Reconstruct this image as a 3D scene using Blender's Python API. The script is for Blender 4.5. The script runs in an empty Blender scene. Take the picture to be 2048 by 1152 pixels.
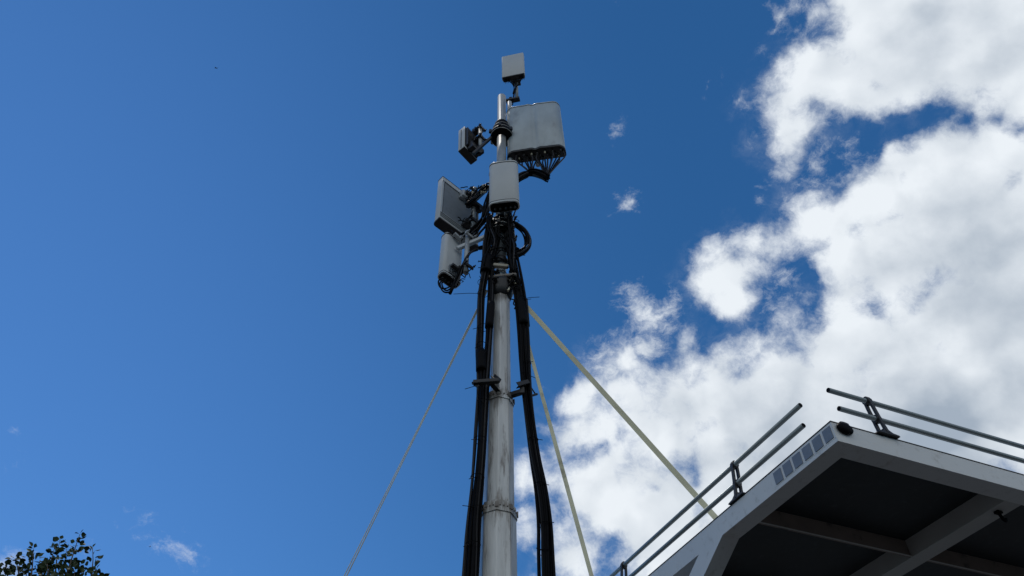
import bpy, bmesh, math, random
from mathutils import Vector, Matrix
R = math.radians
random.seed(7)
scn = bpy.context.scene
COL = scn.collection

# ---------------------------------------------------------------- camera
EYE = Vector((0, 0, 1.6))
FPX = 1480.0                      # focal length in pixels of the 2048 px wide photograph
PITCH = R(51.0)
ROLL = math.atan2(16, 1201)
FWD = Vector((0, math.cos(PITCH), math.sin(PITCH)))
UP0 = Vector((0, -math.sin(PITCH), math.cos(PITCH)))
RT0 = Vector((1, 0, 0))
RT = RT0 * math.cos(ROLL) - UP0 * math.sin(ROLL)
UP = RT0 * math.sin(ROLL) + UP0 * math.cos(ROLL)
cam = bpy.data.cameras.new('camera')
cam.sensor_width = 36.0
cam.lens = 36.0 * FPX / 2048.0
cam.clip_start = 0.05
cam.clip_end = 3000
camo = bpy.data.objects.new('camera', cam)
COL.objects.link(camo)
m = Matrix((RT, UP, -FWD)).transposed().to_4x4()
m.translation = EYE
camo.matrix_world = m
scn.camera = camo

def ray(px, py):
    return ((px - 1024) * RT + (576 - py) * UP + FPX * FWD).normalized()
def at(px, py, Y):
    d = ray(px, py)
    return EYE + d * (Y / d.y)

# ---------------------------------------------------------------- light
scn.view_settings.view_transform = 'Standard'
scn.view_settings.look = 'None'
scn.view_settings.gamma = 1.0
scn.view_settings.exposure = 0.0
SUN_AZ = R(-20)                   # left of straight ahead
SUN_EL = R(76)
sd = Vector((math.sin(SUN_AZ) * math.cos(SUN_EL), math.cos(SUN_AZ) * math.cos(SUN_EL), math.sin(SUN_EL)))
sun = bpy.data.lights.new('sun', 'SUN')
sun.energy = 2.2
sun.angle = R(0.5)
sun.color = (1.0, 0.95, 0.88)
suno = bpy.data.objects.new('sun', sun)
suno.rotation_euler = sd.to_track_quat('Z', 'Y').to_euler()
COL.objects.link(suno)

# ---------------------------------------------------------------- sky with clouds
world = bpy.data.worlds.new('World')
scn.world = world
world.use_nodes = True
NT = world.node_tree
NT.nodes.clear()
LK = NT.links.new
def nd(t, **kw):
    n = NT.nodes.new(t)
    for k, v in kw.items():
        setattr(n, k, v)
    return n
def _in(sock, v):
    if v is None: return
    if hasattr(v, 'links'):
        LK(v, sock)
    else:
        sock.default_value = v
def mth(op, a, b=None, c=None, clamp=False):
    n = nd('ShaderNodeMath', operation=op, use_clamp=clamp)
    _in(n.inputs[0], a); _in(n.inputs[1], b); _in(n.inputs[2], c)
    return n.outputs[0]
def vmt(op, a, b=None, scale=None):
    n = nd('ShaderNodeVectorMath', operation=op)
    _in(n.inputs[0], a); _in(n.inputs[1], b)
    if scale is not None: _in(n.inputs['Scale'], scale)
    return n.outputs['Value'] if op in ('DISTANCE', 'LENGTH', 'DOT_PRODUCT') else n.outputs[0]
def noise(vec, scale, detail=6, rough=0.55, lac=2.0, dist=0.0, col=False):
    n = nd('ShaderNodeTexNoise')
    n.inputs['Scale'].default_value = scale
    n.inputs['Detail'].default_value = detail
    n.inputs['Roughness'].default_value = rough
    n.inputs['Lacunarity'].default_value = lac
    n.inputs['Distortion'].default_value = dist
    LK(vec, n.inputs['Vector'])
    return n.outputs['Color'] if col else n.outputs[0]
def mixc(f, a, b):
    n = nd('ShaderNodeMix', data_type='RGBA')
    _in(n.inputs[0], f); _in(n.inputs[6], a); _in(n.inputs[7], b)
    return n.outputs[2]
def sstep(x, a, b):
    n = nd('ShaderNodeMapRange', interpolation_type='SMOOTHSTEP')
    _in(n.inputs[0], x)
    n.inputs[1].default_value = a; n.inputs[2].default_value = b
    return n.outputs[0]

sky = nd('ShaderNodeTexSky', sky_type='NISHITA')
sky.sun_disc = False
sky.sun_elevation = SUN_EL
sky.sun_rotation = SUN_AZ
sky.altitude = 1200
sky.air_density = 1.0
sky.dust_density = 0.0
sky.ozone_density = 5.0
tc = nd('ShaderNodeTexCoord')
DIR = tc.outputs['Generated']
SKY_STRENGTH = 0.12

# clouds: soft blobs of sky (direction, angular radius) eaten by noise
def blobset(lst, vec, soft=0.03):
    out = None
    for (px, py, rp) in lst:
        d = ray(px, py)
        c2 = d.dot(FWD)
        # radius in direction units
        rr = rp / FPX * c2 ** 1.6
        dist = vmt('DISTANCE', vec, tuple(d))
        s = mth('SUBTRACT', rr, dist)
        out = s if out is None else mth('SMOOTH_MAX', out, s, soft)
    return out
warp = noise(DIR, 7.0, 4, 0.6, col=True)
wv = vmt('SCALE', vmt('SUBTRACT', warp, (0.5, 0.5, 0.5)), scale=0.10)
W = vmt('ADD', DIR, wv)
solid = [  # upper right mass
    (1720,  20,  80), (1840,  40, 190), (1980,  80, 190), (1680, 120,  95), (1620, 190,  85), (1720, 170,  90),
    (1600, 270,  60), (1568, 230,  34), (1640, 310,  20), (1800, 140,  90), (1930, 150,  90), (2060, 150, 110),
    # middle right mass
    (1900, 300,  85), (1850, 330,  95), (1960, 330,  95), (1780, 410,  95), (1690, 450,  80), (1620, 470,  55), (1760, 520, 120),
    (1900, 480, 170), (2050, 480, 160), (1700, 560,  75), (1980, 620, 180), (1660, 600,  40), (2120, 350, 120),
    # small round puff
    (1490, 545,  62), (1510, 500,  28), (1450, 560,  35), (1500, 600,  40), (1560, 510, 20),
    # low mass
    (1780, 700, 110), (1640, 700,  70), (1540, 710,  62), (1460, 760,  75), (1600, 820, 150), (1380, 790,  80),
    (1860, 850, 220), (2050, 800, 200), (1240, 800,  60), (1300, 860,  90), (1180, 830,  40), (1210, 920,  80),
    (1330, 1010, 110), (1180, 1010, 90), (1110, 960, 70), (1060, 980, 50), (1140, 1110, 70), (1270, 1120, 90), (1060, 1040, 34),
    (1480, 960, 130), (1700, 1000, 200), (1500, 1150, 200),
    (1255, 740, 45), (1200, 780, 35), (1705, 715, 60), (1440, 865, 60), (1560, 660, 26), (1330, 860, 60), (1420, 560, 18), (1480, 500, 20), (1432, 570, 26), (1515, 485, 14), (1880, 575, 80), (1730, 745, 90), (1510, 795, 95), (1470, 830, 80), (1390, 880, 62), (1200, 880, 48), (1290, 950, 66), (1130, 900, 26), (1370, 760, 60), (2000, 190, 60), (1960, 245, 40), (1420, 960, 60), (1714, 712, 115), (1369, 836, 95), (1250, 1040, 100), (1900, 560, 100)]
thin = [(1290, 640, 62), (1255, 600, 35), (1320, 615, 40), (1210, 665, 26), (1280, 700, 50), (1240, 720, 50), (1215, 760, 50),
    (1560, 30, 34), (1600, 10, 30), (1545, 70, 18), (1530, 130, 14), (1600, 60, 20), (1575, 190, 25), (1640, 330, 45),
    (1700, 300, 26), (1600, 345, 20), (1520, 357, 10), (1730, 345, 40), (1240, 232, 17), (1240, 400, 24), (1228, 404, 14), (1468, 205, 10),
    (1445, 172, 11), (1515, 412, 9), (1560, 600, 34), (1590, 560, 26),
    (316, 1087, 33), (334, 1087, 30), (346, 1087, 24), (298, 1085, 28), (282, 1082, 28), (258, 1052, 15), (272, 1048, 15), (286, 1045, 14), (312, 1043, 13), (370, 1102, 19), (396, 1102, 22), (384, 1102, 20), (250, 1146, 16), (460, 1150, 6),
    (190, 1150, 20), (0, 865, 9), (0, 920, 9), (460, 1150, 9), (0, 1150, 60), (1180, 5, 7), (1220, 2, 8), (1140, 10, 6), (1090, 760, 12),
    (1410, 465, 8)]
gaps = [(1930, 212, 16), (2000, 225, 15), (2035, 262, 17), (1780, 255, 28), (1830, 222, 16), (1735, 290, 34), (1690, 330, 42), (1610, 560, 20), (1618, 600, 26),
    (1640, 640, 16), (1740, 590, 10), (1775, 585, 12), (1385, 950, 16), (1290, 958, 12), (1200, 905, 12), (1240, 880, 10), (1330, 700, 14), (1060, 1120, 34), (1075, 1080, 12)]
fs = blobset(solid, W)
ft = blobset(thin, W, 0.012)
fg = blobset(gaps, W, 0.012)
# unseen cloud cover behind the camera, added to brighten the faces turned to it
back = mth('SUBTRACT', noise(DIR, 2.6, 5, 0.55), 0.57)
behind = mth('MULTIPLY', sstep(vmt('DOT_PRODUCT', DIR, tuple(FWD)), 0.55, 0.25), sstep(vmt('DOT_PRODUCT', DIR, (0, 0, 1)), 0.0, 0.2))
back = mth('ADD', mth('MULTIPLY', mth('MULTIPLY', back, behind), 0.5), mth('MULTIPLY_ADD', behind, 0.40, -0.30))
sep = nd('ShaderNodeSeparateXYZ'); LK(DIR, sep.inputs[0])
den = mth('MAXIMUM', sep.outputs[2], 0.12)
plane = nd('ShaderNodeCombineXYZ')
LK(mth('DIVIDE', sep.outputs[0], den), plane.inputs[0]); LK(mth('DIVIDE', sep.outputs[1], den), plane.inputs[1])
PV = plane.outputs[0]
fw = vmt('ADD', DIR, vmt('SCALE', vmt('SUBTRACT', noise(DIR, 16.0, 5, 0.6, col=True), (0.5, 0.5, 0.5)), scale=0.045))
n1 = mth('SUBTRACT', noise(DIR, 9.0, 10, 0.58), 0.5)
n1b = mth('SUBTRACT', noise(fw, 30.0, 10, 0.70), 0.5)
vo = nd('ShaderNodeTexVoronoi', feature='SMOOTH_F1')
vo.inputs['Scale'].default_value = 19.0; vo.inputs['Detail'].default_value = 0.0
vo.inputs['Smoothness'].default_value = 0.35
LK(fw, vo.inputs['Vector'])
puff = mth('SUBTRACT', 0.47, vo.outputs['Distance'])          # rounded lumps
nsum = mth('ADD', mth('ADD', mth('MULTIPLY', n1, 0.095), mth('MULTIPLY', n1b, 0.066)), mth('MULTIPLY', puff, 0.052))
D = mth('MAXIMUM', mth('SUBTRACT', fs, mth('MAXIMUM', mth('MULTIPLY_ADD', fg, 1.6, 0.010), 0.0)), back)
field = mth('ADD', D, nsum)
a_solid = sstep(field, -0.018, 0.032)
n2 = mth('SUBTRACT', noise(vmt('MULTIPLY', fw, (1, 1, 1.9)), 22.0, 10, 0.72), 0.5)
a_thin = mth('MULTIPLY', sstep(mth('ADD', ft, mth('MULTIPLY', n2, 0.11)), -0.004, 0.050), 0.92)
thinveil = mth('MULTIPLY', sstep(field, -0.045, 0.02), 0.14)
alpha = mth('MAXIMUM', mth('MAXIMUM', a_solid, a_thin), mth('MULTIPLY', thinveil, sstep(n2, -0.1, 0.15)))
# shading: bright sun side of each lump, grey thick bases
SH = tuple((RT * -0.55 + UP * 0.8) * 0.020)
offs = vmt('ADD', DIR, SH)
relief = mth('SUBTRACT', noise(W, 8.0, 2, 0.4), noise(vmt('ADD', W, SH), 8.0, 2, 0.4))
thick = mth('MULTIPLY', sstep(D, 0.02, 0.13), mth('SUBTRACT', 1.0, behind))
grey_b = blobset([(1930, 560, 190), (1980, 650, 150), (1850, 900, 230), (2050, 780, 130), (1960, 100, 90), (1880, 200, 55), (1960, 420, 70), (1350, 870, 60), (1560, 860, 110),
                  (1800, 560, 60), (1850, 60, 50), (1560, 270, 20), (1700, 230, 30), (1450, 900, 70), (1150, 960, 20)], W, 0.05)
grey = mth('MULTIPLY', sstep(mth('ADD', grey_b, mth('MULTIPLY', n1, 0.30)), -0.06, 0.13), 0.62)
big = mth('SUBTRACT', noise(W, 4.5, 5, 0.5), 0.5)
shade = mth('ADD', grey, mth('MULTIPLY', mth('SUBTRACT', mth('MULTIPLY', relief, -2.2), mth('MULTIPLY', big, 0.6)), 1.0))
shade = mth('ADD', shade, mth('SUBTRACT', mth('MULTIPLY', n1b, 0.07), mth('MULTIPLY', puff, 0.35)))
shade = mth('MULTIPLY_ADD', thick, 0.20, mth('ADD', shade, 0.05), clamp=True)
ccol = mixc(shade, (0.84, 0.89, 0.94, 1), (0.36, 0.43, 0.52, 1))
bg_sky = nd('ShaderNodeBackground')
tint = nd('ShaderNodeMix', data_type='RGBA', blend_type='MULTIPLY')
tint.inputs[0].default_value = 1.0
# the air is paler towards the left and the horizon, deepest up to the right
gl = sstep(vmt('DOT_PRODUCT', DIR, tuple(Vector((-.80, .25, .10)).normalized())), 0.0, 1.02)
LK(sky.outputs[0], tint.inputs[6]); LK(mixc(gl, (0.235, 0.56, 0.73, 1), (0.61, 1.0, 1.26, 1)), tint.inputs[7])
LK(tint.outputs[2], bg_sky.inputs['Color'])
bg_sky.inputs['Strength'].default_value = SKY_STRENGTH
bg_cl = nd('ShaderNodeBackground')
LK(ccol, bg_cl.inputs['Color']); bg_cl.inputs['Strength'].default_value = 1.0
mx = nd('ShaderNodeMixShader')
LK(alpha, mx.inputs[0]); LK(bg_sky.outputs[0], mx.inputs[1]); LK(bg_cl.outputs[0], mx.inputs[2])
wo = nd('ShaderNodeOutputWorld')
LK(mx.outputs[0], wo.inputs[0])
world.cycles.sampling_method = 'MANUAL'
world.cycles.sample_map_resolution = 256

# ---------------------------------------------------------------- materials
def mat(name, col, rough=0.5, metal=0.0, var=0.12, scale=8.0, stretch=(1, 1, 1), stain=None, stain_amt=0.0, stain_scale=3.0, bump=0.0, bscale=60.0, spec=0.5, trans=0.0):
    mt = bpy.data.materials.new(name)
    mt.use_nodes = True
    nt = mt.node_tree
    b = nt.nodes['Principled BSDF']
    tcn = nt.nodes.new('ShaderNodeTexCoord')
    mp = nt.nodes.new('ShaderNodeMapping')
    mp.inputs['Scale'].default_value = stretch
    nt.links.new(tcn.outputs['Object'], mp.inputs['Vector'])
    n = nt.nodes.new('ShaderNodeTexNoise')
    n.inputs['Scale'].default_value = scale; n.inputs['Detail'].default_value = 6; n.inputs['Roughness'].default_value = 0.6
    nt.links.new(mp.outputs[0], n.inputs['Vector'])
    r = nt.nodes.new('ShaderNodeMapRange')
    r.inputs[1].default_value = 0.3; r.inputs[2].default_value = 0.7
    r.inputs[3].default_value = 1 - var; r.inputs[4].default_value = 1 + var
    nt.links.new(n.outputs[0], r.inputs[0])
    hv = nt.nodes.new('ShaderNodeMix'); hv.data_type = 'RGBA'; hv.blend_type = 'MULTIPLY'
    hv.inputs[0].default_value = 1
    hv.inputs[6].default_value = (*col, 1)
    nt.links.new(r.outputs[0], hv.inputs[7])
    out = hv.outputs[2]
    if stain:
        n3 = nt.nodes.new('ShaderNodeTexNoise')
        n3.inputs['Scale'].default_value = stain_scale; n3.inputs['Detail'].default_value = 9; n3.inputs['Roughness'].default_value = 0.7
        nt.links.new(mp.outputs[0], n3.inputs['Vector'])
        r3 = nt.nodes.new('ShaderNodeMapRange'); r3.interpolation_type = 'SMOOTHSTEP'
        r3.inputs[1].default_value = 0.53; r3.inputs[2].default_value = 0.70; r3.inputs[4].default_value = stain_amt
        nt.links.new(n3.outputs[0], r3.inputs[0])
        mxn = nt.nodes.new('ShaderNodeMix'); mxn.data_type = 'RGBA'
        nt.links.new(r3.outputs[0], mxn.inputs[0]); nt.links.new(out, mxn.inputs[6]); mxn.inputs[7].default_value = (*stain, 1)
        out = mxn.outputs[2]
    nt.links.new(out, b.inputs['Base Color'])
    rr = nt.nodes.new('ShaderNodeMapRange')
    rr.inputs[3].default_value = max(0, rough - 0.08); rr.inputs[4].default_value = min(1, rough + 0.1)
    nt.links.new(n.outputs[0], rr.inputs[0]); nt.links.new(rr.outputs[0], b.inputs['Roughness'])
    b.inputs['Metallic'].default_value = metal
    b.inputs['Specular IOR Level'].default_value = spec
    if bump:
        nb = nt.nodes.new('ShaderNodeTexNoise'); nb.inputs['Scale'].default_value = bscale; nb.inputs['Detail'].default_value = 4
        nt.links.new(mp.outputs[0], nb.inputs['Vector'])
        bp = nt.nodes.new('ShaderNodeBump'); bp.inputs['Strength'].default_value = bump; bp.inputs['Distance'].default_value = 0.01
        nt.links.new(nb.outputs[0], bp.inputs['Height']); nt.links.new(bp.outputs[0], b.inputs['Normal'])
    return mt
M = {}
M['galv'] = mat('galvanised_pole', (0.44, 0.445, 0.435), 0.45, 0.45, 0.22, 3.2, (3, 3, 0.35), (0.09, 0.07, 0.055), 0.8, 4.5, 0.15, 25)
M['galv_dark'] = mat('rusty_lugs', (0.17, 0.15, 0.13), 0.6, 0.3, 0.3, 20.0)
M['pipe'] = mat('zinc_pipe', (0.28, 0.30, 0.31), 0.48, 0.45, 0.22, 6.0, (1, 1, 0.3), (0.2, 0.2, 0.2), 0.35, 4.0)
M['radome'] = mat('grey_radome', (0.45, 0.46, 0.46), 0.5, 0.0, 0.06, 3.0, (1, 1, 0.6), (0.20, 0.20, 0.20), 0.35, 2.6)
M['radome_worn'] = mat('worn_grey_radome', (0.345, 0.385, 0.405), 0.40, 0.0, 0.18, 3.4, (1, 1, 0.5), (0.15, 0.15, 0.16), 0.55, 2.4)
M['backplate'] = mat('dull_backplate', (0.16, 0.18, 0.20), 0.55, 0.2, 0.12, 4.0, (1, 1, 1), (0.06, 0.06, 0.06), 0.5, 4.0)
M['frame_grey'] = mat('grey_frame', (0.36, 0.38, 0.39), 0.45, 0.3, 0.08, 6.0)
M['dark'] = mat('dark_casting', (0.011, 0.011, 0.012), 0.5, 0.1, 0.25, 12.0)
M['black'] = mat('black_rubber', (0.004, 0.004, 0.005), 0.55, 0.0, 0.3, 14.0, spec=0.06)
M['cable2'] = mat('worn_black_cable', (0.009, 0.009, 0.011), 0.42, 0.0, 0.3, 14.0, spec=0.2)
M['wire'] = mat('bright_wire', (0.55, 0.54, 0.50), 0.35, 0.8, 0.1)
M['conn'] = mat('brass_connector', (0.42, 0.38, 0.28), 0.35, 0.8, 0.15)
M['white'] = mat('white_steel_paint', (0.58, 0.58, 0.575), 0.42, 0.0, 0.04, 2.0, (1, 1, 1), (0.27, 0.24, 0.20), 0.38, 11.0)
M['beam'] = mat('grey_beam_paint', (0.44, 0.43, 0.41), 0.55, 0.0, 0.06, 2.0)  # even paint tone, darker than the fascia white
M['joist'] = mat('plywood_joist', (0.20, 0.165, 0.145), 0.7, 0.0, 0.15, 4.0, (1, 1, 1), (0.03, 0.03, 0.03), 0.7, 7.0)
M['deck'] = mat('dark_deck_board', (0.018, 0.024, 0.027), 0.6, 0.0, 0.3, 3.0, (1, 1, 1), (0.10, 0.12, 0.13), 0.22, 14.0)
M['tube'] = mat('grey_steel_tube', (0.20, 0.23, 0.24), 0.45, 0.45, 0.06, 6.0)
M['strap'] = mat('cream_webbing', (0.72, 0.68, 0.48), 0.7, 0.0, 0.20, 1.6, (1, 1, 1), (0.26, 0.23, 0.16), 0.8, 2.8)
M['strap_grey'] = mat('grey_webbing', (0.70, 0.69, 0.60), 0.75, 0.0, 0.12, 3.0)
M['blueglass'] = mat('blue_reflector', (0.165, 0.185, 0.22), 0.35, 0.0, 0.10, 9.0)
M['wood'] = mat('pale_timber', (0.36, 0.32, 0.25), 0.7, 0.0, 0.15, 6.0)
M['leaf'] = mat('glossy_leaf', (0.032, 0.05, 0.017), 0.65, 0.0, 0.3, 5.0, spec=0.25)
M['bark'] = mat('bark', (0.10, 0.075, 0.055), 0.85, 0.0, 0.3, 14.0, (1, 1, 0.2), bump=0.6)
M['asphalt'] = mat('asphalt', (0.032, 0.032, 0.032), 0.9, 0.0, 0.2, 2.0, bump=0.3, bscale=200)
M['concrete'] = mat('concrete', (0.30, 0.29, 0.27), 0.85, 0.0, 0.12, 4.0)
M['bird'] = mat('bird_feathers', (0.03, 0.03, 0.035), 0.7)

def joint_grime(mt, heights):
    nt = mt.node_tree; b = nt.nodes['Principled BSDF']
    src = b.inputs['Base Color'].links[0].from_socket
    t = nt.nodes.new('ShaderNodeTexCoord'); sp = nt.nodes.new('ShaderNodeSeparateXYZ'); nt.links.new(t.outputs['Object'], sp.inputs[0])
    m_ = None
    for z, reach in heights:
        a = nt.nodes.new('ShaderNodeMath'); a.operation = 'SUBTRACT'; nt.links.new(sp.outputs[2], a.inputs[0]); a.inputs[1].default_value = z
        c = nt.nodes.new('ShaderNodeMath'); c.operation = 'ABSOLUTE'; nt.links.new(a.outputs[0], c.inputs[0])
        r = nt.nodes.new('ShaderNodeMapRange'); r.inputs[1].default_value = 0.0; r.inputs[2].default_value = reach; r.inputs[3].default_value = 1; r.inputs[4].default_value = 0
        nt.links.new(c.outputs[0], r.inputs[0])
        if m_ is None: m_ = r.outputs[0]
        else:
            x = nt.nodes.new('ShaderNodeMath'); x.operation = 'MAXIMUM'; nt.links.new(m_, x.inputs[0]); nt.links.new(r.outputs[0], x.inputs[1]); m_ = x.outputs[0]
    mp = nt.nodes.new('ShaderNodeMapping'); mp.inputs['Scale'].default_value = (14, 14, 2.2); nt.links.new(t.outputs['Object'], mp.inputs['Vector'])
    n = nt.nodes.new('ShaderNodeTexNoise'); n.inputs['Scale'].default_value = 1.0; n.inputs['Detail'].default_value = 8; n.inputs['Roughness'].default_value = 0.7
    nt.links.new(mp.outputs[0], n.inputs['Vector'])
    ad = nt.nodes.new('ShaderNodeMath'); ad.operation = 'MULTIPLY_ADD'; nt.links.new(m_, ad.inputs[0]); ad.inputs[1].default_value = 0.27; nt.links.new(n.outputs[0], ad.inputs[2])
    r = nt.nodes.new('ShaderNodeMapRange'); r.interpolation_type = 'SMOOTHSTEP'; r.inputs[1].default_value = 0.60; r.inputs[2].default_value = 0.80; r.inputs[4].default_value = 0.75
    nt.links.new(ad.outputs[0], r.inputs[0])
    x = nt.nodes.new('ShaderNodeMix'); x.data_type = 'RGBA'; nt.links.new(r.outputs[0], x.inputs[0]); nt.links.new(src, x.inputs[6]); x.inputs[7].default_value = (0.10, 0.082, 0.062, 1)
    nt.links.new(x.outputs[2], b.inputs['Base Color'])
joint_grime(M['galv'], [(5.66, 0.40), (7.07, 0.45), (8.80, 0.30)])

# ---------------------------------------------------------------- mesh helpers
class MB:
    def __init__(s):
        s.v = []; s.f = []; s.sm = []
    def add(s, vs, fs, smooth=False):
        o = len(s.v)
        s.v += [Vector(v) for v in vs]
        for f in fs:
            s.f.append([i + o for i in f]); s.sm.append(smooth)
        return s
    def box(s, c, size, X=None, Y=None, Z=None, bev=0.0):
        X = Vector((1, 0, 0)) if X is None else Vector(X).normalized()
        Y = Vector((0, 1, 0)) if Y is None else Vector(Y).normalized()
        Z = X.cross(Y) if Z is None else Vector(Z).normalized()
        c = Vector(c); a, b, d = size[0] / 2, size[1] / 2, size[2] / 2
        if bev <= 0:
            vs = [c + X * (i * a) + Y * (j * b) + Z * (k * d) for i in (-1, 1) for j in (-1, 1) for k in (-1, 1)]
            return s.add(vs, [(0, 1, 3, 2), (4, 6, 7, 5), (0, 4, 5, 1), (2, 3, 7, 6), (0, 2, 6, 4), (1, 5, 7, 3)])
        # chamfered outline in X/Y and chamfered rims in Z
        def ring(e, z):
            q = []
            for (i, j) in ((1, 1), (-1, 1), (-1, -1), (1, -1)):
                p1 = (i * (a - e), j * (b - e - bev)) ; p2 = (i * (a - e - bev), j * (b - e))
                q += [p1, p2] if i * j > 0 else [p2, p1]
            return [c + X * x + Y * y + Z * z for x, y in q]
        rings = [ring(bev, -d), ring(0, -d + bev), ring(0, d - bev), ring(bev, d)]
        return s.loft(rings, caps=True)
    def loft(s, rings, caps=True, smooth=False, closed=True):
        n = len(rings[0]); vs = [p for r in rings for p in r]; fs = []
        for k in range(len(rings) - 1):
            for i in range(n if closed else n - 1):
                j = (i + 1) % n
                fs.append((k * n + i, k * n + j, (k + 1) * n + j, (k + 1) * n + i))
        o = len(s.v)
        s.add(vs, fs, smooth)
        if caps:
            s.f.append([o + i for i in reversed(range(n))]); s.sm.append(False)
            s.f.append([o + (len(rings) - 1) * n + i for i in range(n)]); s.sm.append(False)
        return s
    def tube(s, pts, r, n=8, caps=True, smooth=True, rot=0.0):
        pts = [Vector(p) for p in pts]
        rs = r if isinstance(r, (list, tuple)) else [r] * len(pts)
        rings = []; ref = None
        for i, p in enumerate(pts):
            t = (pts[min(i + 1, len(pts) - 1)] - pts[max(i - 1, 0)]).normalized()
            if ref is None:
                ref = Vector((0, 0, 1)) if abs(t.z) < 0.9 else Vector((1, 0, 0))
                ref = (ref - t * ref.dot(t)).normalized()
            else:
                ref = (ref - t * ref.dot(t)).normalized()
            b = t.cross(ref)
            rings.append([p + (ref * math.cos(rot + 2 * math.pi * k / n) + b * math.sin(rot + 2 * math.pi * k / n)) * rs[i] for k in range(n)])
        return s.loft(rings, caps, smooth)
    def cyl(s, p, q, r, n=12, smooth=True):
        return s.tube([p, q], r, n, True, smooth)
    def lathe(s, c, prof, n=24, smooth=True, rot=0.0):
        c = Vector(c)
        rings = [[c + Vector((math.cos(rot + 2 * math.pi * k / n) * r, math.sin(rot + 2 * math.pi * k / n) * r, z)) for k in range(n)] for r, z in prof]
        return s.loft(rings, True, smooth)
    def torus(s, c, R1, r, n=28, k=6, N=None, arc=None, ph=0.0):
        N = Vector((0, 0, 1)) if N is None else Vector(N).normalized()
        A = N.orthogonal().normalized(); B = N.cross(A); c = Vector(c)
        a1 = 2 * math.pi if arc is None else arc
        pts = [c + (A * math.cos(ph + a1 * i / n) + B * math.sin(ph + a1 * i / n)) * R1 for i in range(n + 1)]
        return s.tube(pts, r, k, caps=arc is not None)
    def build(s, name, material, parent=None, origin=None):
        me = bpy.data.meshes.new(name)
        o0 = Vector((0, 0, 0))
        if origin is not None: o0 = Vector(origin)
        elif parent is not None and parent.get('_o') is not None: o0 = Vector(parent['_o'])
        me.from_pydata([tuple(v - o0) for v in s.v], [], s.f)
        bm = bmesh.new(); bm.from_mesh(me)
        bmesh.ops.recalc_face_normals(bm, faces=bm.faces)
        bm.to_mesh(me); bm.free()
        me.polygons.foreach_set('use_smooth', s.sm)
        me.materials.append(material)
        o = bpy.data.objects.new(name, me)
        COL.objects.link(o)
        if parent is not None:
            o.parent = parent
            o['_o'] = tuple(o0)
        elif origin is not None:
            o.location = o0
            o['_o'] = tuple(o0)
        return o

def tag(o, label=None, cat=None, group=None, kind=None):
    if label: o['label'] = label
    if cat: o['category'] = cat
    if group: o['group'] = group
    if kind: o['kind'] = kind
    return o
def thing(name, label, cat, loc, group=None, rot=None, local=False):
    o = bpy.data.objects.new(name, None)
    o.empty_display_size = 0.2
    COL.objects.link(o)
    o.location = loc
    if rot: o.rotation_euler = rot
    o['_o'] = (0.0, 0.0, 0.0) if local else tuple(loc)
    return tag(o, label, cat, group)

def spline(pts, n=6):
    pts = [Vector(p) for p in pts]
    P = [pts[0] * 2 - pts[1]] + pts + [pts[-1] * 2 - pts[-2]]
    out = []
    for i in range(1, len(P) - 2):
        for k in range(n):
            t = k / n
            a, b, c, d = P[i - 1], P[i], P[i + 1], P[i + 2]
            out.append(0.5 * ((2 * b) + (c - a) * t + (2 * a - 5 * b + 4 * c - d) * t * t + (3 * b - a - 3 * c + d) * t ** 3))
    out.append(pts[-1])
    return out

def cable_run(root, ctrl, count, r, spread, mats=('black', 'cable2'), wob=0.35, name='cable', n=6, k=6, flat=1.0):
    """a loose bundle: every cable is a tube of its own that keeps its place in the bundle and strays a little"""
    path = spline(ctrl, n)
    L = len(path)
    sp = spread if isinstance(spread, (list, tuple)) else [spread] * 2
    slots = []
    g = 0
    while len(slots) < count:
        a = g * 2.39996; rad = math.sqrt((g + 0.5) / count)
        slots.append((math.cos(a) * rad, math.sin(a) * rad * flat)); g += 1
    for i, (u, v) in enumerate(slots):
        pts = []
        ph = random.random() * 6.28; ph2 = random.random() * 6.28
        for j, p in enumerate(path):
            t = j / (L - 1)
            tan = (path[min(j + 1, L - 1)] - path[max(j - 1, 0)]).normalized()
            ax = Vector((1, 0, 0)); ax = (ax - tan * ax.dot(tan)).normalized() if abs(tan.x) < 0.9 else (Vector((0, 0, 1)) - tan * tan.z).normalized()
            bx = tan.cross(ax)
            q = t * (len(sp) - 1); qi = min(int(q), len(sp) - 2); s_ = sp[qi] + (sp[qi + 1] - sp[qi]) * (q - qi)
            du = u * s_ + math.sin(ph + t * 9) * r * wob * 2
            dv = v * s_ + math.sin(ph2 + t * 7) * r * wob * 2
            pts.append(p + ax * du + bx * dv)
        MB().tube(pts, r * random.uniform(.72, 1.22), k).build(name, M[mats[i % len(mats)] if i % 3 == 0 else mats[0]], root)

# ---------------------------------------------------------------- ground
g = MB().add([(-600, -600, 0), (600, -600, 0), (600, 600, 0), (-600, 600, 0)], [(0, 1, 2, 3)]).build('ground', M['asphalt'])
tag(g, kind='structure')

# ---------------------------------------------------------------- mast
PX, PY = -0.145, 6.0
mast = thing('telescopic_mast', 'tall octagonal telescopic steel mast topped by a round pipe and carrying antennas', 'mast', (PX, PY, 0))
OR = R(-92)
def octo(r, z0, z1, cx=PX):
    bv = 0.035
    prof = []
    for k in range(8):
        a = OR + k * math.pi / 4
        for d in (-bv, bv):
            prof.append((math.cos(a + d) * r * math.cos(bv * 0.6), math.sin(a + d) * r * math.cos(bv * 0.6)))
    return [[Vector((cx + x, PY + y, z)) for x, y in prof] for z in (z0, z1)]
secs = [(0.172, 0.03, 5.68, -0.160), (0.147, 5.68, 7.09, -0.152), (0.113, 7.09, 8.86, -0.143)]
for (r, z0, z1, cx) in secs:
    b = MB(); b.loft(octo(r, z0, z1, cx))
    # weld seam running up the mast and little scratches of relief
    s_ = b.build('mast_section', M['galv'], mast)
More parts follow.
